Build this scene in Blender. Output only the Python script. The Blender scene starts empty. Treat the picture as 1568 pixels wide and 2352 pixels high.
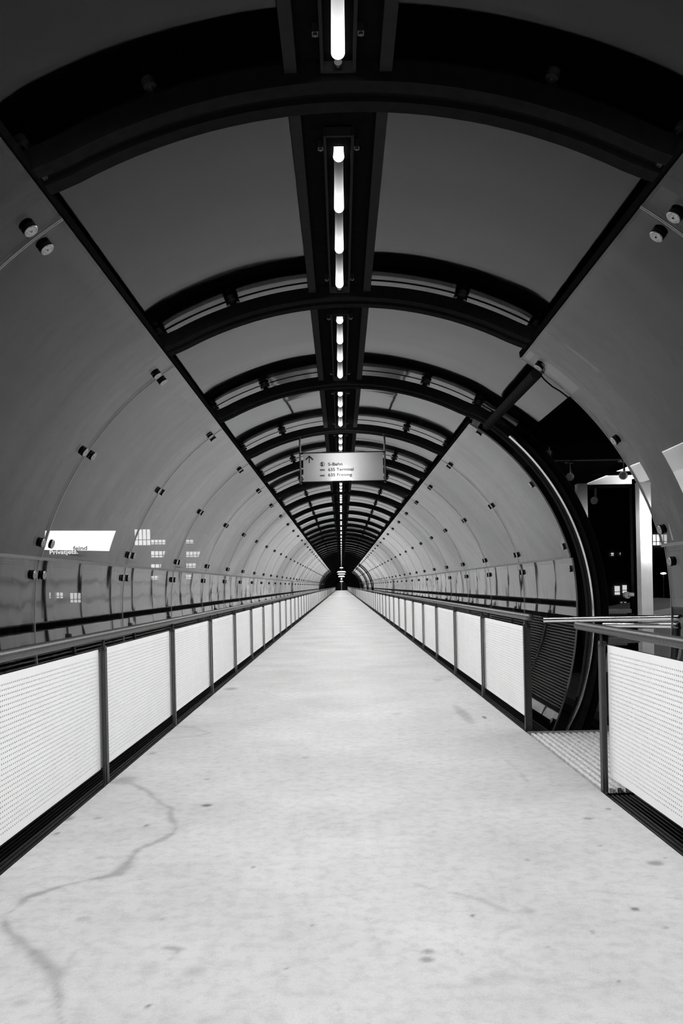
import bpy, bmesh, math, random
import numpy as np
from mathutils import Vector, Matrix
random.seed(7)
PI = math.pi
sc = bpy.context.scene
COL = sc.collection

# ------------------------------------------------------------------ measures (metres)
S = 2.38                     # frame spacing
SEAM = 5.93                  # y of the joint in the wall glass at frame 0
RF, RB = 5.56, 5.77          # front and back of the steel arch at frame 0
TX = 0.08                    # tunnel axis
WC, WR = 1.056, 2.384        # wall glass circle
RC, RI, RO = 0.865, 2.55, 2.635   # steel arch circle
GR = 2.71                    # roof glass radius (same centre as the arch)
FL, FR = -1.72, 1.69         # floor edges
LX = 0.03                    # spine / lamp line
N0, N1 = -4, 40              # bays
YE = SEAM + (N1 + 1) * S     # end of the main section
YFAR = 242.0
F_PX, PX, PY, ROLL = 1829.0, 784.0, 1176.0 + 169.4, 0.0211
CAMZ = 1.40

def at(u, v, Y):
    """point at depth Y seen at this place of the photograph"""
    du, dv = u - PX, v - PY
    c, s = math.cos(ROLL), math.sin(ROLL)
    uu = c * du - s * dv; vv = s * du + c * dv
    return Vector((uu * Y / F_PX, Y, CAMZ - vv * Y / F_PX))

# ------------------------------------------------------------------ materials
def new_mat(name):
    m = bpy.data.materials.new(name); m.use_nodes = True
    nt = m.node_tree; nt.nodes.clear()
    out = nt.nodes.new('ShaderNodeOutputMaterial')
    return m, nt, out
def N(nt, t, **kw):
    n = nt.nodes.new(t)
    for k, v in kw.items():
        if k.startswith('i_'):
            key = k[2:]
            n.inputs[int(key) if key.isdigit() else key.replace('_', ' ')].default_value = v
        else: setattr(n, k, v)
    return n
def grey(v): return (v, v, v, 1)
def pbr(name, col, rough=0.5, metal=0.0, noise=0.0, nscale=20.0, bump=0.0, spec=0.5):
    m, nt, out = new_mat(name)
    b = N(nt, 'ShaderNodeBsdfPrincipled'); b.inputs['Roughness'].default_value = rough
    b.inputs['Metallic'].default_value = metal
    b.inputs['Specular IOR Level'].default_value = spec
    nt.links.new(b.outputs[0], out.inputs[0])
    tc = N(nt, 'ShaderNodeTexCoord')
    nz = N(nt, 'ShaderNodeTexNoise'); nz.inputs['Scale'].default_value = nscale; nz.inputs['Detail'].default_value = 4
    nt.links.new(tc.outputs['Object'], nz.inputs['Vector'])
    rp = N(nt, 'ShaderNodeValToRGB')
    rp.color_ramp.elements[0].position = .3; rp.color_ramp.elements[1].position = .7
    rp.color_ramp.elements[0].color = grey(col * (1 - noise)); rp.color_ramp.elements[1].color = grey(min(1, col * (1 + noise)))
    nt.links.new(nz.outputs[0], rp.inputs[0]); nt.links.new(rp.outputs[0], b.inputs['Base Color'])
    if bump:
        bp = N(nt, 'ShaderNodeBump'); bp.inputs['Strength'].default_value = bump; bp.inputs['Distance'].default_value = .002
        nt.links.new(nz.outputs[0], bp.inputs['Height']); nt.links.new(bp.outputs[0], b.inputs['Normal'])
    return m
def emit(name, strength, col=1.0):
    m, nt, out = new_mat(name)
    e = N(nt, 'ShaderNodeEmission'); e.inputs[0].default_value = grey(col); e.inputs[1].default_value = strength
    nt.links.new(e.outputs[0], out.inputs[0]); return m
def glass(name, rough=0.02, wav=(1, 1, 1), wscale=1.0, wstr=0.0, tint=0.85, f0=0.018, power=4.85, dist=0.01, w2=0.0):
    """a clear pane: reflects more the flatter one looks along it, lets the rest through"""
    m, nt, out = new_mat(name)
    g = N(nt, 'ShaderNodeNewGeometry')
    L = nt.links.new
    bp = None
    if wstr:
        mp = N(nt, 'ShaderNodeMapping'); mp.inputs['Scale'].default_value = wav
        nz = N(nt, 'ShaderNodeTexNoise'); nz.inputs['Scale'].default_value = wscale; nz.inputs['Detail'].default_value = 1.5
        L(g.outputs['Position'], mp.inputs[0]); L(mp.outputs[0], nz.inputs['Vector'])
        bp = N(nt, 'ShaderNodeBump'); bp.inputs['Strength'].default_value = wstr; bp.inputs['Distance'].default_value = dist
        L(nz.outputs[0], bp.inputs['Height'])
    dot = N(nt, 'ShaderNodeVectorMath', operation='DOT_PRODUCT')
    L(g.outputs['Normal'], dot.inputs[0]); L(g.outputs['Incoming'], dot.inputs[1])
    ab = N(nt, 'ShaderNodeMath', operation='ABSOLUTE'); L(dot.outputs['Value'], ab.inputs[0])
    om = N(nt, 'ShaderNodeMath', operation='SUBTRACT'); om.inputs[0].default_value = 1; L(ab.outputs[0], om.inputs[1])
    pw = N(nt, 'ShaderNodeMath', operation='POWER'); L(om.outputs[0], pw.inputs[0]); pw.inputs[1].default_value = power
    ma = N(nt, 'ShaderNodeMath', operation='MULTIPLY_ADD', use_clamp=True); L(pw.outputs[0], ma.inputs[0]); ma.inputs[1].default_value = 1 - f0; ma.inputs[2].default_value = f0
    gl = N(nt, 'ShaderNodeBsdfGlossy'); gl.inputs['Roughness'].default_value = rough; gl.inputs['Color'].default_value = grey(.95)
    if bp: L(bp.outputs[0], gl.inputs['Normal'])
    tr = N(nt, 'ShaderNodeBsdfTransparent'); tr.inputs[0].default_value = grey(tint)
    mx = N(nt, 'ShaderNodeMixShader'); L(ma.outputs[0], mx.inputs[0]); L(tr.outputs[0], mx.inputs[1]); L(gl.outputs[0], mx.inputs[2])
    L(mx.outputs[0], out.inputs[0]); return m

M = {}
M['black'] = pbr('black_steel', .006, .7, noise=.2, spec=.0)
M['ring'] = pbr('arch_paint', .016, .7, noise=.15, spec=.0)
M['flange'] = pbr('flange_paint', .030, .7, noise=.1, spec=.0)
M['void'] = pbr('dark_recess', .006, .8, spec=.05)
M['post'] = pbr('post_paint', .03, .4, noise=.2, spec=.4)
M['rail'] = pbr('handrail_steel', .10, .42, metal=.75, noise=.25, nscale=60, bump=.1)
M['foot'] = pbr('galvanised_foot', .30, .4, metal=.6, noise=.3, nscale=50)
M['panel'] = pbr('white_panel', .90, .5, noise=.02, nscale=3, spec=.3)
M['chrome'] = pbr('chrome', .8, .18, metal=1.0, noise=.04)
M['disc'] = pbr('fitting_face', .30, .35, metal=.7, noise=.45, nscale=120, bump=.3)
M['signface'] = pbr('sign_face', .115, .5, metal=.4, noise=.05, nscale=80)
M['ink'] = pbr('ink', .008, .9, spec=0)
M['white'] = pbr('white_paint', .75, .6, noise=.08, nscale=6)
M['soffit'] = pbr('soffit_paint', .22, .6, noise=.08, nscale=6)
M['grate'] = pbr('ramp_metal', .75, .5, metal=.2, noise=.3, nscale=30)
M['drain'] = pbr('drain_metal', .02, .45, noise=.3)
M['ground'] = pbr('asphalt', .02, .8, noise=.4)
M['concrete_dark'] = pbr('building_wall', .05, .8, noise=.2, nscale=2)
M['leaf'] = pbr('leaf', .02, .7, noise=.4)
M['wallglass'] = glass('wall_glass', .018, (1.0, .35, 1.0), 1.6, .2, dist=.006, tint=.65)
M['lowglass'] = glass('low_wall_glass', .010, (1.0, 1.3, .5), 2.6, .14, dist=.004, tint=.6)
M['roofglass'] = glass('roof_glass', .07, (.5, 3.0, .5), 1.5, .3, dist=.01, tint=.5)
M['edge'] = pbr('glass_edge', .16, .3, noise=.1)
M['doorglass'] = glass('door_glass', .02, tint=.7)

def lamp_mat():
    m, nt, out = new_mat('lamp_diffuser')
    L = nt.links.new
    tc = N(nt, 'ShaderNodeTexCoord'); sp = N(nt, 'ShaderNodeSeparateXYZ'); L(tc.outputs['Generated'], sp.inputs[0])
    pw = N(nt, 'ShaderNodeMath', operation='POWER'); L(sp.outputs['Y'], pw.inputs[0]); pw.inputs[1].default_value = 2.0
    ma = N(nt, 'ShaderNodeMath', operation='MULTIPLY_ADD'); L(pw.outputs[0], ma.inputs[0]); ma.inputs[1].default_value = 2.8; ma.inputs[2].default_value = .06
    e = N(nt, 'ShaderNodeEmission'); L(ma.outputs[0], e.inputs[1]); L(e.outputs[0], out.inputs[0]); return m
M['lamp'] = lamp_mat()
M['bulb'] = emit('lamp_end', 4.0)

def floor_mat():
    m, nt, out = new_mat('floor_concrete')
    L = nt.links.new
    b = N(nt, 'ShaderNodeBsdfPrincipled'); b.inputs['Roughness'].default_value = .75; b.inputs['Specular IOR Level'].default_value = .25
    tc = N(nt, 'ShaderNodeTexCoord')
    n1 = N(nt, 'ShaderNodeTexNoise'); n1.inputs['Scale'].default_value = .9; n1.inputs['Detail'].default_value = 6; n1.inputs['Roughness'].default_value = .65
    n2 = N(nt, 'ShaderNodeTexNoise'); n2.inputs['Scale'].default_value = 14; n2.inputs['Detail'].default_value = 8; n2.inputs['Roughness'].default_value = .7
    n3 = N(nt, 'ShaderNodeTexNoise'); n3.inputs['Scale'].default_value = 160; n3.inputs['Detail'].default_value = 2
    for n in (n1, n2, n3): L(tc.outputs['Object'], n.inputs['Vector'])
    r1 = N(nt, 'ShaderNodeMapRange'); r1.inputs[1].default_value = .3; r1.inputs[2].default_value = .7; r1.inputs[3].default_value = .42; r1.inputs[4].default_value = .55; L(n1.outputs[0], r1.inputs[0])
    r2 = N(nt, 'ShaderNodeMapRange'); r2.inputs[1].default_value = .30; r2.inputs[2].default_value = .55; r2.inputs[3].default_value = .80; r2.inputs[4].default_value = 1.0; L(n2.outputs[0], r2.inputs[0])
    r3 = N(nt, 'ShaderNodeMapRange'); r3.inputs[1].default_value = .3; r3.inputs[2].default_value = .7; r3.inputs[3].default_value = .93; r3.inputs[4].default_value = 1.06; L(n3.outputs[0], r3.inputs[0])
    a1 = N(nt, 'ShaderNodeMath', operation='MULTIPLY'); L(r1.outputs[0], a1.inputs[0]); L(r2.outputs[0], a1.inputs[1])
    a2 = N(nt, 'ShaderNodeMath', operation='MULTIPLY'); L(a1.outputs[0], a2.inputs[0]); L(r3.outputs[0], a2.inputs[1])
    at_ = N(nt, 'ShaderNodeAttribute', attribute_name='stain')
    st = N(nt, 'ShaderNodeMath', operation='MULTIPLY_ADD'); L(at_.outputs['Fac'], st.inputs[0]); st.inputs[1].default_value = -1; st.inputs[2].default_value = 1
    a3 = N(nt, 'ShaderNodeMath', operation='MULTIPLY'); L(a2.outputs[0], a3.inputs[0]); L(st.outputs[0], a3.inputs[1])
    cb = N(nt, 'ShaderNodeCombineColor')
    for i in range(3): L(a3.outputs[0], cb.inputs[i])
    L(cb.outputs[0], b.inputs['Base Color'])
    bp = N(nt, 'ShaderNodeBump'); bp.inputs['Strength'].default_value = .15; bp.inputs['Distance'].default_value = .002; L(n3.outputs[0], bp.inputs['Height']); L(bp.outputs[0], b.inputs['Normal'])
    L(b.outputs[0], out.inputs[0]); return m
M['floor'] = floor_mat()

# ------------------------------------------------------------------ mesh helpers
class MB:
    def __init__(s): s.v = []; s.f = []; s.mi = []; s.sm = []
    def add(s, vs, fs, mi=0, smooth=False):
        o = len(s.v); s.v += [tuple(p) for p in vs]
        s.f += [tuple(i + o for i in f) for f in fs]; s.mi += [mi] * len(fs); s.sm += [smooth] * len(fs)
    def box(s, lo, hi, mi=0):
        x0, y0, z0 = lo; x1, y1, z1 = hi
        s.add([(x0, y0, z0), (x1, y0, z0), (x1, y1, z0), (x0, y1, z0), (x0, y0, z1), (x1, y0, z1), (x1, y1, z1), (x0, y1, z1)],
              [(0, 3, 2, 1), (4, 5, 6, 7), (0, 1, 5, 4), (1, 2, 6, 5), (2, 3, 7, 6), (3, 0, 4, 7)], mi)
    def prism(s, quad, dvec, mi=0):
        n = len(quad); a = [Vector(p) for p in quad]; b = [p + Vector(dvec) for p in a]
        s.add(a + b, [tuple(range(n - 1, -1, -1)), tuple(range(n, 2 * n))] + [(i, (i + 1) % n, (i + 1) % n + n, i + n) for i in range(n)], mi)
    def tube(s, pts, r, seg=16, mi=0, caps=True):
        pts = [Vector(p) for p in pts]; rs = r if isinstance(r, (list, tuple)) else [r] * len(pts)
        rings = []
        up = None
        for i, p in enumerate(pts):
            d = (pts[min(i + 1, len(pts) - 1)] - pts[max(i - 1, 0)]).normalized()
            if up is None:
                up = Vector((0, 0, 1)) if abs(d.z) < .9 else Vector((1, 0, 0))
            a = d.cross(up).normalized(); b = a.cross(d).normalized(); up = b
            rings.append([p + (a * math.cos(2 * PI * k / seg) + b * math.sin(2 * PI * k / seg)) * rs[i] for k in range(seg)])
        vs = [q for r_ in rings for q in r_]; fs = []
        for i in range(len(pts) - 1):
            for k in range(seg):
                k2 = (k + 1) % seg
                fs.append((i * seg + k, i * seg + k2, (i + 1) * seg + k2, (i + 1) * seg + k))
        s.add(vs, fs, mi, True)
        if caps:
            s.add(rings[0], [tuple(range(seg - 1, -1, -1))], mi); s.add(rings[-1], [tuple(range(seg))], mi)
    def sphere(s, c, r, mi=0, nu=14, nv=8, sx=1, sy=1, sz=1):
        c = Vector(c); vs = []; fs = []
        for j in range(nv + 1):
            th = PI * j / nv
            for i in range(nu):
                ph = 2 * PI * i / nu
                vs.append(c + Vector((r * sx * math.sin(th) * math.cos(ph), r * sy * math.sin(th) * math.sin(ph), r * sz * math.cos(th))))
        for j in range(nv):
            for i in range(nu):
                i2 = (i + 1) % nu
                fs.append((j * nu + i, (j + 1) * nu + i, (j + 1) * nu + i2, j * nu + i2))
        s.add(vs, fs, mi, True)
    def arc(s, cx, cz, r0, r1, a0, a1, y0, y1, seg=48, mi=0, smooth=True, rf=None):
        """bent bar of rectangular section; angles in degrees from +x"""
        vs = []
        for i in range(seg + 1):
            a = math.radians(a0 + (a1 - a0) * i / seg); c, n = math.cos(a), math.sin(a)
            k = rf(math.degrees(a)) if rf else 0
            q0, q1 = r0 + k, r1 + k
            vs += [(cx + q0 * c, y0, cz + q0 * n), (cx + q1 * c, y0, cz + q1 * n), (cx + q1 * c, y1, cz + q1 * n), (cx + q0 * c, y1, cz + q0 * n)]
        # separate vertex rows per side keep the corners sharp
        for (p, q) in ((0, 1), (1, 2), (2, 3), (3, 0)):
            sv = []; fs = []
            for i in range(seg + 1): sv += [vs[i * 4 + p], vs[i * 4 + q]]
            for i in range(seg): fs.append((i * 2, i * 2 + 2, i * 2 + 3, i * 2 + 1) if a1 > a0 else (i * 2, i * 2 + 1, i * 2 + 3, i * 2 + 2))
            s.add(sv, fs, mi, smooth)
        s.add(vs[:4], [(0, 1, 2, 3)], mi); s.add(vs[-4:], [(3, 2, 1, 0)], mi)
    def mesh(s, name, mats):
        me = bpy.data.meshes.new(name); me.from_pydata(s.v, [], s.f)
        for m in (mats if isinstance(mats, (list, tuple)) else [mats]): me.materials.append(m)
        me.polygons.foreach_set('material_index', s.mi); me.polygons.foreach_set('use_smooth', s.sm)
        me.update(); return me
    def build(s, name, mats, parent=None, loc=None):
        return link(name, s.mesh(name, mats), parent, loc)
def link(name, me, parent=None, loc=None):
    o = bpy.data.objects.new(name, me); COL.objects.link(o)
    if parent: o.parent = parent
    if loc is not None: o.location = loc
    return o
def tag(o, label=None, cat=None, group=None, kind=None):
    if label: o['label'] = label
    if cat: o['category'] = cat; o['kind'] = 'thing'
    if group: o['group'] = group
    if kind: o['kind'] = kind
    return o
def empty(name, loc=(0, 0, 0)):
    o = bpy.data.objects.new(name, None); COL.objects.link(o); o.location = loc; o.empty_display_size = .1; return o
def copy_tree(o, parent=None):
    c = o.copy(); COL.objects.link(c)
    if parent: c.parent = parent
    for ch in list(KIDS.get(o.name, [])):
        copy_tree(ch, c)
    return c
KIDS = {}
def kid(parent, o):
    KIDS.setdefault(parent.name, []).append(o); return o

ONES = ['', 'first', 'second', 'third', 'fourth', 'fifth', 'sixth', 'seventh', 'eighth', 'ninth', 'tenth', 'eleventh', 'twelfth', 'thirteenth',
        'fourteenth', 'fifteenth', 'sixteenth', 'seventeenth', 'eighteenth', 'nineteenth']
TENS = {20: ('twenty', 'twentieth'), 30: ('thirty', 'thirtieth'), 40: ('forty', 'fortieth')}
def nth(n):
    if n < 20: return ONES[n]
    t = n // 10 * 10
    return TENS[t][1] if n % 10 == 0 else TENS[t][0] + '-' + ONES[n % 10]
# the nearest arch in the picture is frame -1; bay n lies between the arches n and n+1
def where_bay(n):
    if n <= -4: return 'in the bay farthest behind the viewer'
    if n == -3: return 'in the bay where the viewer stands'
    if n == -2: return 'in the nearest bay, before the first overhead arch'
    return 'in the bay beyond the %s arch' % nth(n + 2)
def where_arch(n):
    return 'arch, %s one ahead of the viewer' % nth(n + 2)

# ------------------------------------------------------------------ floor with its stains
def build_floor():
    y0, y1, d = .6, 12.0, .016
    xs = np.linspace(FL, FR, int((FR - FL) / d) + 1); ys = np.linspace(y0, y1, int((y1 - y0) / d) + 1)
    X, Y = np.meshgrid(xs, ys); st = np.zeros_like(X)
    rng = np.random.RandomState(3)
    wob = lambda: .012 * np.sin(X * 9 + Y * 13 + 1) + .008 * np.sin(X * 31 - Y * 17) + .006 * np.sin(Y * 53 + X * 41)
    W = wob()
    def line(pts, w, a):
        nonlocal st
        for (p, q) in zip(pts[:-1], pts[1:]):
            wp = p[2] if len(p) > 2 else w; wq = q[2] if len(q) > 2 else w
            p3 = at(p[0], p[1], 1); q3 = at(q[0], q[1], 1)
            P = np.array([p3.x, 1.0]) * CAMZ / (CAMZ - p3.z); Q = np.array([q3.x, 1.0]) * CAMZ / (CAMZ - q3.z)
            dx, dy = Q - P; L2 = dx * dx + dy * dy + 1e-9
            t = np.clip(((X - P[0]) * dx + (Y - P[1]) * dy) / L2, 0, 1)
            dist = np.hypot(X - P[0] - t * dx, Y - P[1] - t * dy) + W * .5
            ww = wp + (wq - wp) * t
            st = np.maximum(st, a * np.exp(-(np.maximum(dist, 0) / ww) ** 2))
    def spot(u, v, ru, rv, a, ang=0):
        nonlocal st
        p3 = at(u, v, 1); k = CAMZ / (CAMZ - p3.z); P = (p3.x * k, k)
        rx = ru * k / F_PX; ry = rv * k * k / CAMZ / F_PX
        dx = X - P[0]; dy = Y - P[1]; c, s_ = math.cos(ang), math.sin(ang)
        ex = (c * dx + s_ * dy) / rx; ey = (-s_ * dx + c * dy) / ry
        st = np.maximum(st, a * np.exp(-((ex * ex + ey * ey) + W * 8) ** 2 * .6))
    line([(238, 1797), (300, 1799), (335, 1815), (365, 1842), (395, 1858)], .022, .20)
    line([(395, 1858), (390, 1875), (404, 1897), (397, 1914), (370, 1930), (318, 1950)], .02, .22)
    line([(318, 1950), (290, 1985, .035), (268, 2008, .03), (200, 2022, .018), (150, 2033, .018), (60, 2062, .018), (35, 2088, .016), (8, 2103, .014)], .02, .26)
    line([(8, 2103, .016), (20, 2140, .02), (50, 2165, .02), (95, 2200, .026), (122, 2232, .03), (130, 2268, .02), (140, 2352, .012)], .02, .24)
    line([(935, 2026, .012), (990, 2042, .012), (1060, 2055, .013), (1100, 2067, .02), (1150, 2085, .02), (1180, 2097, .014)], .02, .20)
    line([(1195, 2125), (1145, 2142), (1131, 2165), (1150, 2195), (1200, 2222), (1232, 2236)], .010, .10)
    line([(980, 2268), (1060, 2266), (1140, 2245, .03), (1210, 2246, .03), (1300, 2262, .012)], .02, .09)
    line([(400, 1668), (440, 1670), (478, 1684), (455, 1690), (380, 1697), (300, 1700)], .03, .10)
    line([(490, 1570), (540, 1583), (600, 1588), (640, 1600)], .02, .08)
    line([(1340, 2045), (1420, 2052), (1568, 2065)], .012, .12)
    line([(1160, 1745), (1190, 1770), (1215, 1800)], .015, .10)
    line([(384, 2177), (412, 2179)], .014, .26); line([(405, 2182), (392, 2204)], .009, .24)
    line([(178, 2183, .010), (156, 2208, .010)], .01, .12)
    line([(1045, 2183), (1062, 2192)], .008, .18)
    for sp_ in [(983, 2185, 12, 5, .34), (980, 2204, 15, 6, .36), (474, 1850, 11, 3, .5), (337, 1896, 5, 3, .35), (340, 2311, 5, 4, .45), (1086, 2104, 3, 2, .55),
                (1458, 2088, 6, 4, .55), (775, 2316, 4, 2, .5), (287, 1792, 26, 8, .22), (1064, 1640, 12, 20, .20), (530, 1582, 14, 3, .25), (560, 1556, 10, 3, .15),
                (340, 2228, 24, 14, .10), (446, 2231, 26, 14, .14), (190, 2111, 16, 6, .16), (131, 1914, 5, 3, .4), (125, 1880, 5, 3, .3), (225, 1879, 9, 3, .25),
                (157, 1880, 12, 5, .3), (375, 2111, 4, 3, .25), (1112, 1648, 4, 3, .5), (660, 2223, 3, 2, .5), (580, 1992, 4, 2, .3), (820, 1507, 5, 2, .3),
                (1210, 1975, 6, 3, .2), (840, 2110, 8, 4, .12), (1505, 1983, 18, 5, .35), (1215, 2092, 14, 7, .12), (1362, 2141, 5, 3, .3), (1397, 1858, 5, 2, .4),
                (1350, 1880, 10, 3, .3), (350, 1730, 8, 3, .2), (700, 1740, 8, 3, .15), (910, 1640, 10, 3, .12), (1005, 1562, 9, 3, .15), (45, 2305, 20, 8, .15), (230, 1970, 10, 3, .14),
                (475, 1790, 6, 2, .25), (470, 2005, 3, 2, .3), (840, 1450, 10, 2, .12)]:
        spot(*sp_)
    for _ in range(90):
        st_u = rng.uniform(FL, FR); st_y = rng.uniform(1.6, 12); r = rng.uniform(.004, .014)
        d2 = ((X - st_u) ** 2 + ((Y - st_y)) ** 2) / r ** 2
        st = np.maximum(st, rng.uniform(.1, .4) * np.exp(-d2))
    st = np.clip(st * 1.4, 0, .75)
    ny, nx = X.shape
    co = np.stack([X.ravel(), Y.ravel(), np.zeros(X.size)], 1)
    idx = np.arange(nx * ny).reshape(ny, nx)
    q = np.stack([idx[:-1, :-1], idx[:-1, 1:], idx[1:, 1:], idx[1:, :-1]], -1).reshape(-1, 4)
    o = nx * ny
    extra = [(FL, -4.2, 0), (FR, -4.2, 0), (FR, y0, 0), (FL, y0, 0), (FL, y1, 0), (FR, y1, 0), (FR, YFAR, 0), (FL, YFAR, 0),
             (FL, -4.2, -.12), (FR, -4.2, -.12), (FR, YFAR, -.12), (FL, YFAR, -.12)]
    co = np.vstack([co, extra])
    ef = [(o, o + 1, o + 2, o + 3), (o + 4, o + 5, o + 6, o + 7), (o + 8, o + 11, o + 10, o + 9), (o, o + 8, o + 9, o + 1), (o + 1, o + 9, o + 10, o + 6), (o + 6, o + 10, o + 11, o + 7), (o + 7, o + 11, o + 8, o)]
    faces = np.vstack([q, np.array(ef)])
    me = bpy.data.meshes.new('floor'); me.vertices.add(len(co)); me.vertices.foreach_set('co', co.ravel())
    me.loops.add(faces.size); me.loops.foreach_set('vertex_index', faces.ravel().astype(np.int32))
    me.polygons.add(len(faces)); me.polygons.foreach_set('loop_start', np.arange(0, faces.size, 4, dtype=np.int32))
    me.update(calc_edges=True)
    a = me.attributes.new('stain', 'FLOAT', 'POINT'); a.data.foreach_set('value', np.concatenate([st.ravel(), np.zeros(len(extra))]).astype(np.float32))
    me.materials.append(M['floor'])
    tag(link('floor', me), 'pale stained concrete walkway running the length of the glass tunnel', kind='structure')
build_floor()

# ------------------------------------------------------------------ ceiling spine and roof edge rails (the setting)
def ring_range(n): return RF + n * S, RB + n * S
mb = MB()
for n in range(N0, N1 + 1):
    a = ring_range(n)[1]; b = ring_range(n + 1)[0]
    mb.box((LX - .165, a, 3.49), (LX + .165, b, 3.52), 0)
    for s in (-1, 1):
        x = LX + s * .19
        mb.box((x - .025, a, 3.45), (x + .025, b, 3.60), 1)
tag(mb.build('ceiling', [M['black'], M['flange']]), 'black steel spine along the crown of the roof carrying the lamps', kind='structure')
def edge_rail(name, side, label):
    mb = MB()
    x = TX + side * 1.30
    spans = [(N0, N1 + 1)] if side < 0 else [(N0, 0), (1, N1 + 1)]
    for (a, b) in spans:
        y0 = SEAM + a * S; y1 = SEAM + b * S
        mb.prism([(x - .018, y0, 3.072), (x + .018, y0, 3.072), (x + .022, y0, 3.11), (x - .022, y0, 3.11)], (0, y1 - y0, 0))
    tag(mb.build(name, M['black']), label, kind='structure')
edge_rail('trim_1', -1, 'black rail along the left edge of the glass roof')
edge_rail('trim_2', 1, 'black rail along the right edge of the glass roof')

# ------------------------------------------------------------------ steel arches
AI = 2.352                   # arch, inner radius at the crown, about the glass centre
def flare(a):
    E = math.radians(a); d = abs(a - 90); o = WC - RC
    base = lambda e: math.sqrt(RI ** 2 - (o * math.cos(e)) ** 2) - o * math.sin(e)
    if d <= 30: q = base(E)
    else: q = base(math.radians(60)) + (2.414 - base(math.radians(60))) * min(1, (d - 30) / 3.5)
    if d > 100: q += .075 * (d - 100) / 24
    return q - AI
def arch_proto():
    root = empty('arch_rib')
    w = (RB - RF)
    for nm, (a, b) in (('front_flange', (0, .075)), ('rear_flange', (w - .075, w))):
        mb = MB(); mb.arc(TX, WC, AI, AI + .085, -34, 214, a, b, 120, rf=flare)
        kid(root, mb.build(nm, M['ring'], root))
    mb = MB(); mb.arc(TX, WC, AI + .02, AI + .081, -34, 214, .075, w - .075, 120, rf=flare)
    kid(root, mb.build('web', M['void'], root))
    for ang in (60.5, 72.5, 107.5, 119.5):
        mb = MB()
        c, s = math.cos(math.radians(ang)), math.sin(math.radians(ang))
        P = lambda r, y: (TX + r * c, y, RC + r * s)
        mb.tube([P(RI + .03, w / 2), P(GR - .005, w / 2)], .024, 12)
        mb.tube([P(GR - .035, w / 2), P(GR - .015, w / 2)], .05, 16)
        for dy in (-.10, .10):
            mb.tube([P(RO - .01, w / 2), P(GR - .03, w / 2 + dy)], .011, 8)
            mb.tube([P(GR - .04, w / 2 + dy), P(GR - .008, w / 2 + dy)], .027, 14)
        kid(root, mb.build('glass_clamp', M['post'], root))
    return root
rib0 = arch_proto()
for n in range(N0, N1 + 2):
    o = rib0 if n == N0 else copy_tree(rib0)
    o.location = (0, RF + n * S, 0)
    lab = 'dark steel roof ' + where_arch(n) if n >= -1 else ['dark steel arch rib just above the viewer', 'dark steel arch rib a step behind the viewer', 'dark steel arch rib at the far back'][-2 - n]
    tag(o, lab, 'arch', 'steel arches of the tunnel')

# ------------------------------------------------------------------ glass panes with their round fittings
def disc_mesh():
    mb = MB()      # axis along -x (towards the inside), foot at x=0
    mb.tube([(0, 0, 0), (-.020, 0, 0)], .034, 24, 0)
    mb.tube([(-.020, 0, 0), (-.023, 0, 0)], [.034, .031], 24, 1)
    mb.tube([(-.023, 0, 0), (-.0215, 0, 0)], [.006, .002], 10, 0)
    return mb.mesh('glass_fitting', [M['void'], M['disc']])
DISC = disc_mesh()
T = .012
LCX, LCZ, LR = -.759, 1.137, 3.127    # curve of the lower panes, centre measured from the axis
def wall_pane(name, side, a0, a1, disc_angles, mat, cx=0.0, cz=WC, R=WR):
    """curved pane between two joints; a0,a1 elevation angles in degrees, side -1 left +1 right"""
    root = empty(name)
    g = .006; CX = TX + side * cx
    A0, A1 = (a0, a1) if side > 0 else (180 - a1, 180 - a0)
    mb = MB(); mb.arc(CX, cz, R, R + T, A0, A1, g, S - g, 40)
    kid(root, mb.build('pane', mat, root))
    for (y0, y1) in ((g - .004, g + .004), (S - g - .004, S - g + .004)):
        mb = MB(); mb.arc(CX, cz, R - .002, R + T + .002, A0, A1, y0, y1, 40)
        kid(root, mb.build('edge_seal', M['edge'], root))
    for ang in disc_angles:
        A = math.radians(ang if side > 0 else 180 - ang)
        for y in (.095, S - .095):
            d = link('glass_fitting', DISC, root)
            d.location = (CX + R * math.cos(A), y, cz + R * math.sin(A)); d.rotation_euler = (0, -A, 0)
            kid(root, d)
    return root
TOPA = 57.3
up_ang = (53.9, 35.1, 17.3); lo_ang = (7.2, -22.9)
panes = {}
for side, sn in ((-1, 'left'), (1, 'right')):
    u0 = wall_pane('wall_glass_pane', side, 14.6, TOPA, up_ang, M['wallglass'])
    l0 = wall_pane('lower_wall_glass_pane', side, -30, 9.3, lo_ang, M['lowglass'], LCX, LCZ, LR)
    first = True
    for n in range(N0, N1 + 1):
        if side > 0 and n == 0: continue
        for proto, part in ((u0, 'upper'), (l0, 'lower')):
            o = proto if first else copy_tree(proto)
            o.location = (0, SEAM + n * S, 0)
            tag(o, '%s curved %s wall glass %s' % (part, sn, where_bay(n)), 'glass pane', '%s wall panes' % part)
        first = False
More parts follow.
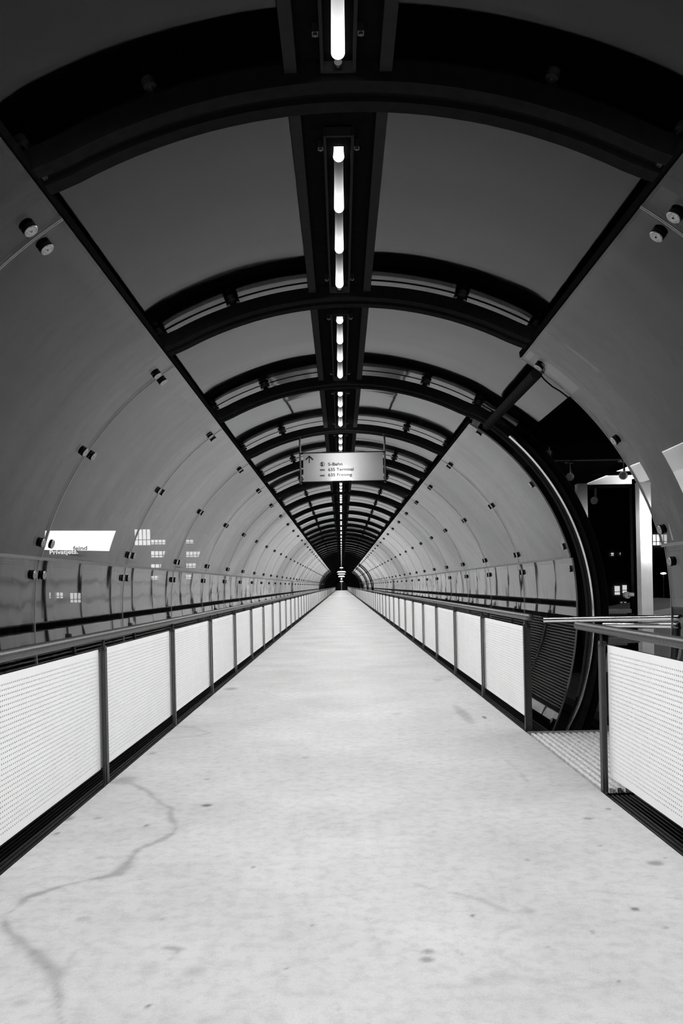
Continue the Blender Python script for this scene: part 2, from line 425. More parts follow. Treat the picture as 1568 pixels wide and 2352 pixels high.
# roof glass
def roof_pane(side, amax=33.0, a_in=None):
    root = empty('roof_glass_pane')
    xin = .215
    ai = math.degrees(math.asin((xin + side * (LX - TX)) / GR))
    A0, A1 = (90 - amax, 90 - ai) if side > 0 else (90 + ai, 90 + amax)
    mb = MB(); mb.arc(TX, RC, GR, GR + .014, A0, A1, .006, S - .006, 36)
    kid(root, mb.build('pane', M['roofglass'], root))
    for (y0, y1) in ((-.001, .009), (S - .009, S + .001)):
        mb = MB(); mb.arc(TX, RC, GR - .003, GR + .016, A0, A1, y0, y1, 36)
        kid(root, mb.build('joint_seal', M['void'], root))
    return root
RS = (RF + RB) / 2
for side, sn in ((-1, 'left'), (1, 'right')):
    p0 = roof_pane(side)
    for n in range(N0, N1 + 1):
        if side > 0 and n == 0:
            o = roof_pane(side, 41.5)
        else:
            o = p0 if n == N0 else copy_tree(p0)
        o.location = (0, RS + n * S, 0)
        tag(o, 'curved roof glass left of the lamps %s' % where_bay(n) if side < 0 else 'curved roof glass right of the lamps %s' % where_bay(n), 'roof glass', 'roof panes')
# long horizontal joint profile between upper and lower wall glass
for side, nm, lab in ((-1, 'trim_3', 'thin horizontal joint along the left glass wall at eye height'), (1, 'trim_4', 'thin horizontal joint along the right glass wall at eye height')):
    mb = MB()
    A = math.radians(14.4 if side > 0 else 165.6)
    x, z = TX + WR * math.cos(A), WC + WR * math.sin(A)
    for (a, b) in ([(N0, N1 + 1)] if side < 0 else [(N0, 0), (1, N1 + 1)]):
        mb.box((x - .006, SEAM + a * S, z - .012), (x + .008, SEAM + b * S, z + .012))
    tag(mb.build(nm, M['edge']), lab, kind='structure')

# ------------------------------------------------------------------ ceiling lamps
def lamp_proto():
    root = empty('ceiling_light')
    y0, y1 = .0, 1.94; w = .064; z = 3.44
    mb = MB()
    for s in (-1, 1): mb.box((LX + s * w - .006, y0, z), (LX + s * w + .006, y1, z + .05))
    mb.box((LX - w, y0, z), (LX + w, y0 + .014, z + .05)); mb.box((LX - w, y1 - .014, z), (LX + w, y1, z + .05))
    kid(root, mb.build('frame', M['flange'], root))
    mb = MB(); mb.box((LX - w, y0, z + .04), (LX + w, y1, z + .052)); kid(root, mb.build('housing', M['black'], root))
    def trough(a, b, mat, nm, taper=True):
        mb = MB(); seg = 10; k = 8
        vs = []; fs = []
        L = b - a
        for i in range(k + 1):
            t = i / k
            y = a + L * t; r = .0225 + .0055 * t * t
            if i == k: r *= .55
            elif i == k - 1: y = b - .012
            for j in range(seg + 1):
                an = PI + PI * j / seg
                vs.append((LX + r * math.cos(an), y, z + .036 + r * math.sin(an)))
        for i in range(k):
            for j in range(seg):
                p = i * (seg + 1) + j; fs.append((p, p + seg + 1, p + seg + 2, p + 1))
        mb.add(vs, fs, 0, True)
        e = k * (seg + 1); mb.add(vs[e:e + seg + 1], [tuple(range(seg + 1))]); mb.add(vs[:seg + 1], [tuple(range(seg, -1, -1))])
        kid(root, mb.build(nm, mat, root))
    trough(.155, .255, M['bulb'], 'end_lamp')
    for (a, b) in ((.26, .78), (.785, 1.315), (1.32, 1.885)): trough(a, b, M['lamp'], 'diffuser')
    mb = MB(); mb.tube([(LX, 1.90, z + .02), (LX, 1.915, z + .02)], .016, 12); kid(root, mb.build('end_knob', M['post'], root))
    for s in (-1, 1):
        for y in (.12, 1.72):
            mb = MB(); mb.box((LX + s * .085 - .012, y, 3.455), (LX + s * .085 + .012, y + .03, 3.492)); mb.tube([(LX + s * .085, y + .015, 3.448), (LX + s * .085, y + .015, 3.46)], .008, 8)
            kid(root, mb.build('mounting_clip', M['post'], root))
    ld = bpy.data.lights.new('lamp_light', 'AREA'); ld.shape = 'RECTANGLE'; ld.size = .06; ld.size_y = 1.7; ld.energy = LAMP_W; ld.spread = math.radians(165)
    lo = bpy.data.objects.new('lamp_light', ld); COL.objects.link(lo); lo.parent = root; lo.location = (LX, .98, z - .004)
    kid(root, lo)
    return root
LAMP_W = 62.0
lamp0 = lamp_proto()
nb = int((YFAR - SEAM) / S)
for n in range(N0 - 1, N1 + 1):
    o = lamp0 if n == N0 - 1 else copy_tree(lamp0)
    o.location = (0, RB + n * S + .22, 0)
    lab = 'narrow lit ceiling lamp ' + (where_bay(n) if n > N0 - 1 else 'at the far end behind the viewer')
    tag(o, lab, 'ceiling light', 'lamps along the roof spine')

# ------------------------------------------------------------------ balustrades
PT, PB = .972, .105          # panel top / bottom
def perforated(length):
    """folded sheet, facing x, holes punched through; y from 0 to length"""
    px_, pz_ = .0245, .0272
    mx, mz = .03, .035
    nx = int((length - 2 * mx) / px_); nz = int((PT - PB - 2 * mz) / pz_)
    mx = (length - nx * px_) / 2; mz = (PT - PB - nz * pz_) / 2
    k = 8; r = .0062
    ang = [2 * PI * (i + .5) / k for i in range(k)]
    hole = np.array([(math.cos(a) * r, math.sin(a) * r * 1.0) for a in ang])
    sq = []
    for a in ang:
        c, s = math.cos(a), math.sin(a); m = max(abs(c), abs(s)); 
        sq.append((c / m * px_ / 2, s / m * pz_ / 2))
    # eight boundary points, the corner ones pushed into the corners
    sq = np.array(sq)
    for i, a in enumerate(ang):
        c, s = math.cos(a), math.sin(a)
        sq[i] = (math.copysign(px_ / 2, c), sq[i][1]) if abs(c) > abs(s) else (sq[i][0], math.copysign(pz_ / 2, s))
    V = []; F = []
    th = .003
    base = []
    cor = np.array([(px_ / 2, pz_ / 2), (-px_ / 2, pz_ / 2), (-px_ / 2, -pz_ / 2), (px_ / 2, -pz_ / 2)])
    loc = np.vstack([hole, sq, cor])     # 20 points
    cy = mx + px_ * (np.arange(nx) + .5); cz = PB + mz + pz_ * (np.arange(nz) + .5)
    CY, CZ = np.meshgrid(cy, cz); C = np.stack([CY.ravel(), CZ.ravel()], 1)
    pts = (C[:, None, :] + loc[None, :, :])
    n = len(C)
    front = np.concatenate([np.zeros((n, 20, 1)), pts], 2); back = np.concatenate([np.full((n, 8, 1), th), pts[:, :8]], 2)
    V = np.concatenate([front, back], 1).reshape(-1, 3)
    q = []; tri = []
    for i in range(k):
        j = (i + 1) % k
        q.append((i, 8 + i, 8 + j, j)); q.append((i, j, 20 + j, 20 + i))
    # corner triangles between the two boundary points around each corner
    cornermap = {0: 0, 2: 1, 4: 2, 6: 3}
    for i in range(k):
        j = (i + 1) % k
        a, b = sq[i], sq[j]
        if abs(abs(a[0]) - px_ / 2) < 1e-9 and abs(abs(b[1]) - pz_ / 2) < 1e-9 or abs(abs(a[1]) - pz_ / 2) < 1e-9 and abs(abs(b[0]) - px_ / 2) < 1e-9:
            if abs(a[0] - b[0]) > 1e-9 and abs(a[1] - b[1]) > 1e-9:
                cc = min(range(4), key=lambda c_: np.hypot(*(cor[c_] - (a + b) / 2)))
                tri.append((8 + i, 16 + cc, 8 + j))
    off = (np.arange(n) * 28)[:, None, None]
    Q = (np.array(q)[None] + off).reshape(-1, 4); TR = (np.array(tri)[None] + off).reshape(-1, 3)
    mb = MB()
    # plain border, folded rim
    x0 = 0; e = .0
    mb.box((x0, 0, PB), (th, length, PB + mz)); mb.box((x0, 0, PT - mz), (th, length, PT))
    mb.box((x0, 0, PB + mz), (th, mx, PT - mz)); mb.box((x0, length - mx, PB + mz), (th, length, PT - mz))
    mb.box((th, 0, PT - .004), (.022, length, PT)); mb.box((th, 0, PB), (.022, length, PB + .004))
    mb.box((th, 0, PB + .004), (.022, .004, PT - .004)); mb.box((th, length - .004, PB + .004), (.022, length, PT - .004))
    o = len(V)
    AV = np.vstack([V, np.array(mb.v)])
    faces = [tuple(int(i) for i in f) for f in Q] + [tuple(int(i) for i in f) for f in TR] + [tuple(i + o for i in f) for f in mb.f]
    me = bpy.data.meshes.new('perforated_panel'); me.from_pydata(AV.tolist(), [], faces); me.materials.append(M['panel']); me.update()
    return me
GAP = .05
PANEL = perforated(S - GAP)
def post_mesh(w=.006, d=.05):
    mb = MB()
    for dx in (-.011, .011): mb.box((dx - w, -d / 2, .0), (dx + w, d / 2, .975)); mb.tube([(dx - w, 0, .975), (dx + w, 0, .975)], d / 2, 16)
    mb.tube([(0, 0, .96), (0, 0, 1.05)], .0105, 12)
    mb.box((-.034, -.02, .965), (.0, .02, .995))
    return mb.mesh('post', M['post'])
def foot_mesh():
    mb = MB(); mb.box((-.012, -.012, -.02), (.016, .024, .115)); mb.tube([(.0, .024, .06), (.0, .032, .06)], .01, 10); return mb.mesh('foot_bracket', M['foot'])
POST, FOOT = post_mesh(), foot_mesh()
def wide_post_mesh():
    mb = MB()
    mb.box((-.012, -.02, 0), (-.004, .02, .985)); mb.box((-.004, -.008, -.02), (.055, .008, .985)); mb.tube([(.02, -.009, .99), (.02, .009, .99)], .03, 16)
    mb.tube([(.02, 0, .97), (.02, 0, 1.05)], .0125, 12); mb.tube([(.03, -.008, .10), (.03, -.014, .10)], .009, 10)
    return mb.mesh('end_post', M['post'])
WPOST = wide_post_mesh()
def balustrade(name, side, ys, rail, label, ends=(), rx=None, spacing=S, plainmesh=None):
    root = empty(name, (side * 1.745 if side < 0 else 1.715, ys[0], 0))
    base = root.location
    mb = MB(); mb.tube([(0, rail[0] - ys[0], 1.075), (0, rail[1] - ys[0], 1.075)], .031, 24)
    for e, s in ((rail[0] - ys[0], -1), (rail[1] - ys[0], 1)): mb.sphere((0, e, 1.075), .031, sy=.35)
    mb.build('handrail', M['rail'], root)
    for i, y in enumerate(ys):
        if i in ends:
            p = link('end_post', WPOST, root, (0, y - ys[0], 0)); p.scale.x = -side if False else 1
        else:
            p = link('post', POST, root, (0, y - ys[0], 0)); p.scale.x = 1 if side < 0 else -1
            link('foot_bracket', FOOT, p)
        if i < len(ys) - 1:
            L = ys[i + 1] - y
            q = link('perforated_panel', PANEL, root, ((-.03 if side < 0 else .03), y - ys[0] + GAP / 2, 0))
            q.scale = (-1 if side < 0 else 1, (L - GAP) / (S - GAP), 1)
    tag(root, label, 'railing', 'white perforated railings')
    return root
balustrade('balustrade', -1, [5.81 + S * n for n in range(-4, 41)], (-3.9, YE - .9), 'left railing with white perforated panels and round grey handrail beside the walkway')
ysr = [5.28 - 3 * S - .0, 5.28 - 2 * S, 5.28 - S, 5.28]
balustrade('balustrade', 1, ysr, (-2.2, 5.80), 'short right railing in the foreground, ending at the side exit')
balustrade('balustrade', 1, [7.51] + [9.78 + S * n for n in range(0, 39)], (7.26, YE - .9), 'long right railing starting beyond the side exit', ends=(0,))
KF = 55
balustrade('balustrade', -1, [YE + .6 + S * n for n in range(KF + 1)], (YE, YE + KF * S + .6), 'distant left railing beyond the bright floor joint')
balustrade('balustrade', 1, [YE + .6 + S * n for n in range(KF + 1)], (YE, YE + KF * S + .6), 'distant right railing beyond the bright floor joint')

# dark drains between floor edge and glass
def drain(side, y0, y1, label):
    root = empty('floor_drain', (0, y0, 0))
    x = FL if side < 0 else FR; L = y1 - y0
    mb = MB(); mb.box((min(x, x + side * .34), 0, -.16), (max(x, x + side * .34), L, -.12)); mb.build('channel', M['void'], root)
    mb = MB()
    for k in range(9):
        xx = x + side * (.02 + k * .03); mb.box((xx - .006, 0, -.06), (xx + .006, L, -.03))
    mb.build('grate_bars', M['drain'], root)
    tag(root, label, 'drain', 'dark drains along the walkway edges')
drain(-1, -4.2, YE, 'black slotted drain under the left railing')
drain(1, -4.2, 5.30, 'black slotted drain under the short right railing')
drain(1, 7.40, YE, 'black slotted drain under the long right railing')

# ------------------------------------------------------------------ hanging sign
def text_mesh(body, size, name, parent, mat, x, z, y, bold=0.0, sx=1.0):
    cu = bpy.data.curves.new(name, 'FONT'); cu.body = body; cu.size = size; cu.extrude = .0008; cu.offset = bold
    tmp = bpy.data.objects.new('tmp', cu); COL.objects.link(tmp)
    bpy.context.view_layer.update()
    me = bpy.data.meshes.new_from_object(tmp.evaluated_get(bpy.context.evaluated_depsgraph_get()))
    bpy.data.objects.remove(tmp); me.materials.clear(); me.materials.append(mat); me.name = name
    o = link(name, me, parent); o.rotation_euler = (PI / 2, 0, 0); o.location = (x, y, z); o.scale = (sx, 1, 1)
    return o
def sign():
    Y = 10.42
    tl = at(695, 1038.5, Y); br = at(879.5, 1104, Y)
    x0, x1 = -.465, .575; z1, z0 = 3.135, 2.768
    root = empty('direction_sign', (0, Y, 2.75)); oz = 2.75
    mb = MB(); mb.box((x0, -.03, z0 - oz), (x1, .03, z1 - oz)); mb.build('panel', M['signface'], root)
    mb = MB()
    for z in (z0 - oz - .012, z1 - oz): mb.box((x0 - .035, -.034, z), (x1 + .03, .034, z + .012))
    mb.build('frame', M['black'], root)
    for x in (-.505, .602):
        mb = MB(); mb.tube([(x, 0, z0 - oz - .03), (x, 0, 3.40 - oz)], .0125, 14); mb.tube([(x, 0, 3.365 - oz), (x, 0, 3.385 - oz)], .028, 14)
        mb.tube([(x, 0, z0 - oz - .03), (x, 0, z0 - oz + .02)], .017, 14)
        mb.build('hanger_rod', M['post'], root)
    mb = MB(); mb.tube([((x0 + x1) / 2 - .02, -.03, z0 - oz - .008), ((x0 + x1) / 2 - .02, -.195, z0 - oz - .03)], .006, 8); mb.tube([((x0 + x1) / 2 - .14, -.20, z0 - oz - .03), ((x0 + x1) / 2 + .10, -.20, z0 - oz - .03)], .011, 12)
    mb.build('sign_lamp', M['black'], root)
    ld = bpy.data.lights.new('sign_light', 'AREA'); ld.shape = 'RECTANGLE'; ld.size = .36; ld.size_y = .02; ld.energy = 6.5
    lo = bpy.data.objects.new('sign_light', ld); COL.objects.link(lo); lo.parent = root; lo.location = ((x0 + x1) / 2 - .02, -.20, z0 - oz - .015)
    lo.rotation_euler = (Vector((0, 1, .75))).to_track_quat('-Z', 'X').to_euler()
    def P(u, v): p = at(u, v, Y - .031); return p.x, p.z - oz
    f = -.0325
    for body, u0, u1, vb, nm in (('S-Bahn', 752.9, 786.4, 1069.6, 'lettering'), ('635 Terminal', 753.2, 811.7, 1082.0, 'lettering'), ('635 Freising', 753.2, 808.2, 1094.2, 'lettering')):
        x, z = P(u0, vb); xe, _ = P(u1, vb)
        o = text_mesh(body, .056, nm, root, M['ink'], x, z, f, .0006)
        w = max(v.co.x for v in o.data.vertices); o.scale.x = (xe - x) / w
    # arrow
    x, z = P(710.2, 1055)
    mb = MB(); q = .0085
    mb.box((x - q * .62, f - .001, z - .048), (x + q * .62, f + .001, z + .042))
    for s in (-1, 1):
        mb.prism([(x, f - .001, z + .050), (x, f - .001, z + .028), (x + s * .046, f - .001, z - .014), (x + s * .052, f - .001, z + .002)], (0, .002, 0))
    mb.build('arrow', M['ink'], root)
    x, z = P(740.1, 1066.2)
    mb = MB(); mb.tube([(x, f + .001, z), (x, f - .001, z)], .030, 32); mb.build('line_symbol', M['ink'], root)
    mb = MB(); mb.tube([(x, f, z), (x, f - .0016, z)], .0245, 32); mb.build('symbol_disc', M['signface'], root)
    text_mesh('S', .056, 'symbol_letter', root, M['ink'], x - .0175, z - .0195, f - .0022, .0035, 1.0)
    for v in (1079.4, 1092.2):
        x, z = P(740.5, v)
        mb = MB(); mb.box((x - .033, f - .0008, z - .006), (x + .028, f, z + .004)); mb.box((x - .036, f - .0008, z + .0095), (x + .034, f, z + .011)); mb.box((x - .036, f - .0008, z - .012), (x + .034, f, z - .0105))
        mb.build('bus_symbol', M['ink'], root)
    tag(root, 'hanging metal direction sign reading S-Bahn, 635 Terminal, 635 Freising', 'sign')
sign()

# ------------------------------------------------------------------ side exit on the right
def portal(n, label, a0=-33, a1=48):
    y0, y1 = ring_range(n)
    y0 += .0
    root = empty('portal_arch', (0, y0, 0))
    mb = MB(); mb.arc(TX, WC, 2.445, 2.53, a0, a1, .05, .27, 64, rf=flare); mb.build('outer_band', M['black'], root)
    pts = [(TX + 2.425 * math.cos(math.radians(a)), -.02, WC + 2.425 * math.sin(math.radians(a))) for a in np.linspace(a0, a1, 64)]
    mb = MB(); mb.tube(pts, .018, 12); mb.build('polished_bead', M['chrome'], root)
    mb = MB(); mb.arc(TX, WC, 2.600, 2.612, a0, a1, .1, .13, 64); mb.build('outer_edge', M['foot'], root)
    tag(root, label, 'arch', 'portal arches'); return root
portal(1, 'thick dark portal arch with polished bead at the far side of the exit')

# tube spanning the opening along the roof edge
mb = MB(); mb.tube([at(1232, 858, 5.95), at(1118, 978, 7.95)], .043, 20)
tag(mb.build('roof_edge_tube', M['ring']), 'round dark tube spanning the roof edge above the side exit', 'tube')
# cable hanging under the glass edge
mb = MB(); mb.tube([at(u, v, 6.05) for (u, v) in ((1237, 856), (1250, 872), (1268, 888), (1285, 898), (1306, 914))], .006, 8)
tag(mb.build('cable', M['void']), 'thin black cable sagging under the glass edge at the exit', 'cable')

# ramp grating
root = empty('threshold_grating', (1.70, 5.36, 0))
mb = MB(); mb.box((0, 0, -.06), (1.35, 2.02, -.035)); mb.build('base_plate', M['void'], root)
mb = MB()
for k in range(24):
    x = .02 + k * .054
    mb.box((x, 0, -.035), (x + .026, 2.0, 0))
    mb.box((x + .034, 0, -.035), (x + .040, 2.0, -.008))
mb.build('ribs', M['grate'], root)
mb = MB(); mb.box((-.005, 2.0, -.04), (1.35, 2.03, .012)); mb.build('edge_strip', M['foot'], root)
tag(root, 'ribbed metal threshold grating on the floor at the side exit', 'grating')

def tube_obj(name, pts, r, mat, label, cat, group=None, extra=None):
    mb = MB(); mb.tube(pts, r, 24)
    if extra: extra(mb)
    return tag(mb.build(name, mat), label, cat, group)
def bridge_rail(pa, pb, label, stubs):
    root = empty('bridge_handrail', pa)
    mb = MB(); mb.tube([Vector((0, 0, 0)), pb - pa], .025, 24)
    d = (pb - pa).normalized(); mb.tube([-d * .03, Vector((0, 0, 0))], [.004, .025], 24)
    mb.build('rail', M['chrome'], root)
    for t in stubs:
        p = (pb - pa) * t
        mb = MB(); mb.tube([p + Vector((0, .02, -.02)), p + Vector((0, .05, -1.05))], .014, 12); mb.build('post', M['post'], root)
    tag(root, label, 'handrail', 'polished bridge rails')
bridge_rail(at(1252, 1424.5, 7.25), at(1562, 1418.5, 5.92), 'upper polished steel rail crossing the side exit', (.985,))
bridge_rail(at(1388, 1436, 6.75), at(1562, 1437, 5.90), 'lower shorter polished steel rail beyond the side exit', (.98,))

# things outside the exit --------------------------------------------------
def boxo(name, lo, hi, mat, label, cat, group=None):
    mb = MB(); mb.box(lo, hi); return tag(mb.build(name, mat), label, cat, group)
# dark canopy beam over the exit
Yc = 8.6
root = empty('canopy', at(1300, 1030, Yc)); o_ = root.location
a = at(1205, 1019, Yc) - o_; b = at(1232, 1057, Yc) - o_; c = at(1440, 1054, Yc) - o_; d = at(1440, 1012, Yc) - o_
mb = MB(); mb.prism([a, b, c, d], (0, 2.4, 0)); mb.build('roof_slab', M['ring'], root)
mb = MB(); mb.prism([b + Vector((0, -.01, .0)), b + Vector((0, -.01, -.012)), c + Vector((0, -.01, -.012)), c + Vector((0, -.01, 0))], (0, .03, 0)); mb.build('drip_edge', M['foot'], root)
mb = MB(); p = at(1200, 1000, Yc - .3) - o_; q = at(1330, 910, Yc - .3) - o_
mb.prism([p, at(1204, 1020, Yc - .3) - o_, at(1440, 1016, Yc - .3) - o_, q], (0, .12, 0)); mb.build('fascia', M['black'], root)
tag(root, 'dark flat canopy above the side exit', 'canopy')

# white sloping roof beyond
root = empty('bus_shelter_roof', at(1440, 1090, 13.0)); o_ = root.location
Y = 13.0
tri = [at(1345, 1112, Y) - o_, at(1462, 1112, Y) - o_, at(1640, 1052, Y) - o_, at(1640, 985, Y) - o_, at(1462, 1066, Y) - o_]
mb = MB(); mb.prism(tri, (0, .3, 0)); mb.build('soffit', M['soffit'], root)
for (ua, va, ub, vb) in ((1345, 1113, 1462, 1066), (1462, 1066, 1640, 985)):
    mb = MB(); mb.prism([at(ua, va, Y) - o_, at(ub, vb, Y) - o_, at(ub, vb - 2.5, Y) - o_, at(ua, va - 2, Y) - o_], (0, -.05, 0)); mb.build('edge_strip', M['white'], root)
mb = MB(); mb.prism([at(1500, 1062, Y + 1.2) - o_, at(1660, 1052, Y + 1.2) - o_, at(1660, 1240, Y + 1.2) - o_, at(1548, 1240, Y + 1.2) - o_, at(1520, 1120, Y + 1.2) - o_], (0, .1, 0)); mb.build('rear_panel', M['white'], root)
tag(root, 'white sloping shelter roof outside to the right, lit from below', 'roof')

# columns
def column(u, w, v0, v1, Y, mat, name, label, lean=0):
    p = at(u, v1, Y); q = at(u, v0, Y)
    mb = MB(); hw = w * Y / F_PX / 2
    mb.prism([(p.x - hw, Y - hw, p.z), (p.x + hw, Y - hw, p.z), (p.x + hw, Y + hw, p.z), (p.x - hw, Y + hw, p.z)], (0, 0, q.z - p.z))
    return tag(mb.build(name, mat), label, 'column')
column(1486, 26, 1108, 1600, 9.6, M['white'], 'steel_column', 'bright white square column outside the side exit')
column(1467, 9, 1100, 1600, 9.9, M['black'], 'steel_column', 'black square column left of the bright white one')
column(1336, 22, 1112, 1215, 11.0, M['white'], 'hanging_panel', 'pale narrow panel partly hidden behind the portal arch')

# spotlights under the canopy
def spot_proto():
    root = empty('canopy_spotlight')
    mb = MB(); mb.tube([(0, 0, 0), (0, 0, -.012)], .045, 16); mb.build('base', M['chrome'], root)
    mb = MB(); mb.tube([(.02, 0, 0), (.02, 0, -.13)], .011, 10); mb.build('stem', M['chrome'], root)
    mb = MB(); mb.tube([(.03, .05, -.15), (-.012, -.06, -.165)], [.030, .045], 20); mb.build('lamp_head', M['chrome'], root)
    mb = MB(); mb.tube([(-.0125, -.061, -.1652), (-.013, -.063, -.1655)], .038, 20); mb.build('lens', M['foot'], root)
    return root
labs = ['spotlight hanging under the canopy, leftmost and faintest', 'spotlight hanging below the middle of the canopy edge', 'spotlight nearest the glass edge, before the white roof', 'lowest spotlight, under the tip of the white roof']
for (u, v, Y), lab in zip(((1258, 1009, 8.5), (1306, 1062, 8.5), (1428, 1058, 8.4), (1362, 1118, 12.5)), labs):
    sp_ = spot_proto(); sp_.location = at(u, v, Y); tag(sp_, lab, 'spotlight', 'exit spotlights')
    if Y > 12: sp_.scale = (1.35, 1.35, 1.35)

# glazed dark door with lever, and bench
Y = 12.0
root = empty('glazed_door', at(1400, 1480, Y)); o_ = root.location
p0 = at(1338, 1500, Y) - o_; p1 = at(1452, 1112, Y) - o_
mb = MB(); mb.box((p0.x, 0, p0.z), (p1.x, .01, p1.z)); mb.build('pane', M['doorglass'], root)
mb = MB()
for (xa, xb, za, zb) in ((p0.x, p0.x + .05, p0.z, p1.z), (p1.x - .06, p1.x, p0.z, p1.z), (p0.x, p1.x, p1.z - .05, p1.z), (p0.x, p1.x, p0.z, p0.z + .1), (p0.x, p1.x, 2.55, 2.60)):
    mb.box((xa, -.03, za), (xb, .04, zb))
mb.build('frame', M['black'], root)
h = at(1440, 1367, Y - .1) - o_
mb = MB(); mb.tube([h + Vector((0, .05, 0)), h + Vector((0, -.02, 0))], .05, 24); mb.tube([h + Vector((0, -.04, .01)), at(1475, 1365.5, Y - .15) - o_], [.034, .016], 14)
mb.build('lever_handle', M['white'], root)
tag(root, 'dark glazed door with chrome lever handle outside the side exit', 'door')

Y = 9.0
root = empty('bridge_barrier', at(1400, 1412, Y)); o_ = root.location
mb = MB(); mb.prism([at(1372, 1400, Y) - o_, at(1450, 1399, Y) - o_, at(1450, 1408, Y) - o_, at(1372, 1409, Y) - o_], (0, .05, 0)); mb.build('upper_board', M['foot'], root)
mb = MB(); mb.prism([at(1378, 1411.5, Y) - o_, at(1458, 1410.5, Y) - o_, at(1458, 1413.5, Y) - o_, at(1378, 1414.5, Y) - o_], (0, .05, 0)); mb.build('lower_board', M['chrome'], root)
mb = MB(); mb.prism([at(1383, 1466, Y) - o_, at(1470, 1464, Y) - o_, at(1470, 1476, Y) - o_, at(1383, 1480, Y) - o_], (0, .05, 0)); mb.build('kick_board', M['foot'], root)
for u in (1383, 1448):
    q = at(u, 1440, Y) - o_; q0 = at(u, 1402, Y) - o_; mb = MB(); mb.box((q0.x - .015, .05, -1.10 - o_.z + .99), (q0.x + .015, .08, q0.z)); mb.build('post', M['black'], root)
tag(root, 'low metal barrier boards behind the polished rails', 'barrier')

# bridge deck outside
boxo('bridge_deck', (2.9, 7.4, -.20), (4.6, 13, -.10), M['drain'], 'dark metal bridge deck outside the side exit', 'deck')
Y = 16.0
a = at(1500, 1402, Y); b = at(1620, 1385, Y)
mb = MB(); mb.prism([at(1495, 1404, Y), at(1640, 1378, Y), at(1640, 2045, Y), at(1495, 2045, Y)], (0, 3, 0)); tag(mb.build('parapet', M['white']), 'pale sloping parapet outside behind the white column', 'parapet')

# street lamps outside
def street_lamp(u, v, Y, hw, label, zb=-6, twin=False):
    p = at(u, v, Y); root = empty('street_lamp', (p.x, Y, zb)); w = hw * Y / F_PX
    mb = MB(); mb.tube([(0, 0, 0), (0, 0, p.z - zb)], w * .16, 12); mb.build('pole', M['foot'], root)
    mb = MB(); cx = 0 if twin else w * .75
    mb.sphere((cx, 0, p.z - zb), w, sz=.32, sy=.6); mb.build('lamp_head', M['beacon'], root)
    return tag(root, label, 'street lamp', 'street lamps outside')
M['beacon'] = emit('lit_lamp_head', 3.5)
street_lamp(1450, 1331, 22, 9, 'near street lamp with one lit head beyond the door')
street_lamp(1523, 1317, 34, 7, 'double headed street lamp seen between column and glass edge', twin=True)
street_lamp(1450, 1318, 60, 3, 'tiny distant street lamp left of the near lamp')
street_lamp(1404, 1320, 60, 2.5, 'tiny distant street lamp beyond the glazed door')

# lit building far right
def lit_block(name, boxes, Y, label, wallmat, strength, depth=4, body=None, group='buildings outside'):
    root = empty(name, at(*body[:2], Y) if body else at(boxes[0][0], boxes[0][1], Y)); o_ = root.location
    if body:
        u0, v0, u1, v1 = body
        mb = MB(); mb.prism([at(u0, v0, Y) - o_, at(u0, v1, Y) - o_, at(u1, v1, Y) - o_, at(u1, v0, Y) - o_], (0, depth, 0)); mb.build('wall', wallmat, root)
    em = emit('lit_window_' + str(len(bpy.data.materials)), strength)
    for (u0, v0, u1, v1) in boxes:
        mb = MB(); mb.prism([at(u0, v0, Y - .06) - o_, at(u0, v1, Y - .06) - o_, at(u1, v1, Y - .06) - o_, at(u1, v0, Y - .06) - o_], (0, .05, 0)); mb.build('window', em, root)
        k = max(1, int((u1 - u0) / 8))
        mb = MB()
        for i in range(k + 1):
            p = at(u0 + (u1 - u0) * i / k, v0, Y - .1) - o_; q = at(u0 + (u1 - u0) * i / k, v1, Y - .1) - o_; t = Y * .0004
            mb.box((p.x - t, p.y, q.z), (p.x + t, p.y + .03, p.z))
        p = at(u0, v0 * .35 + v1 * .65, Y - .1) - o_; q = at(u1, v0 * .35 + v1 * .65, Y - .1) - o_
        mb.box((p.x, p.y, q.z - t), (q.x, p.y + .03, q.z + t)); mb.build('mullions', M['void'], root)
    return tag(root, label, 'building', group)
lit_block('building', [(1498, 1228, 1532, 1252), (1402, 1270, 1410, 1276), (1422, 1270, 1426, 1274), (1410, 1346, 1424, 1366), (1428, 1344, 1440, 1362), (1424, 1383, 1430, 1385.5), (1432, 1383, 1439, 1385.5)], 48,
          'dark building outside on the right with a few lit windows', M['concrete_dark'], 1.3, body=(1330, 1120, 1640, 1430))

# outside the left wall: lit hoarding and office building
Y = 27.0
root = empty('advertising_hoarding', at(190, 1250, Y)); o_ = root.location
M['board'] = emit('backlit_board', 3.2); M['letters'] = emit('backlit_letters', 2.2)
c4 = [at(104, 1219, Y) - o_, at(100, 1263, Y) - o_, at(268, 1266, Y) - o_, at(273, 1219, Y) - o_]
mb = MB(); mb.prism(c4, (0, .25, 0)); mb.build('lit_board', M['board'], root)
c5 = [at(100, 1263, Y) - o_, at(98, 1283, Y) - o_, at(262, 1291, Y) - o_, at(266, 1266, Y) - o_]
mb = MB(); mb.prism(c5, (0, .22, 0)); mb.build('name_strip', M['concrete_dark'], root)
p = at(113, 1273, Y - .02) - o_; t = text_mesh('Privatjets.', .20, 'lettering', root, M['letters'], p.x, p.z, -.02, .004)
w = max(v.co.x for v in t.data.vertices); t.scale.x = (at(179, 1273, Y).x - at(113, 1273, Y).x) / w
p = at(168, 1264, Y - .02) - o_; t = text_mesh('feind', .20, 'lettering', root, M['edge'], p.x, p.z, -.02, .004)
w = max(v.co.x for v in t.data.vertices); t.scale.x = (at(200, 1264, Y).x - at(168, 1264, Y).x) / w
mb = MB()
for u in (120, 240):
    q = at(u, 1285, Y + .1) - o_; mb.tube([q, q + Vector((0, 0, -7))], .08, 12)
mb.build('legs', M['concrete_dark'], root)
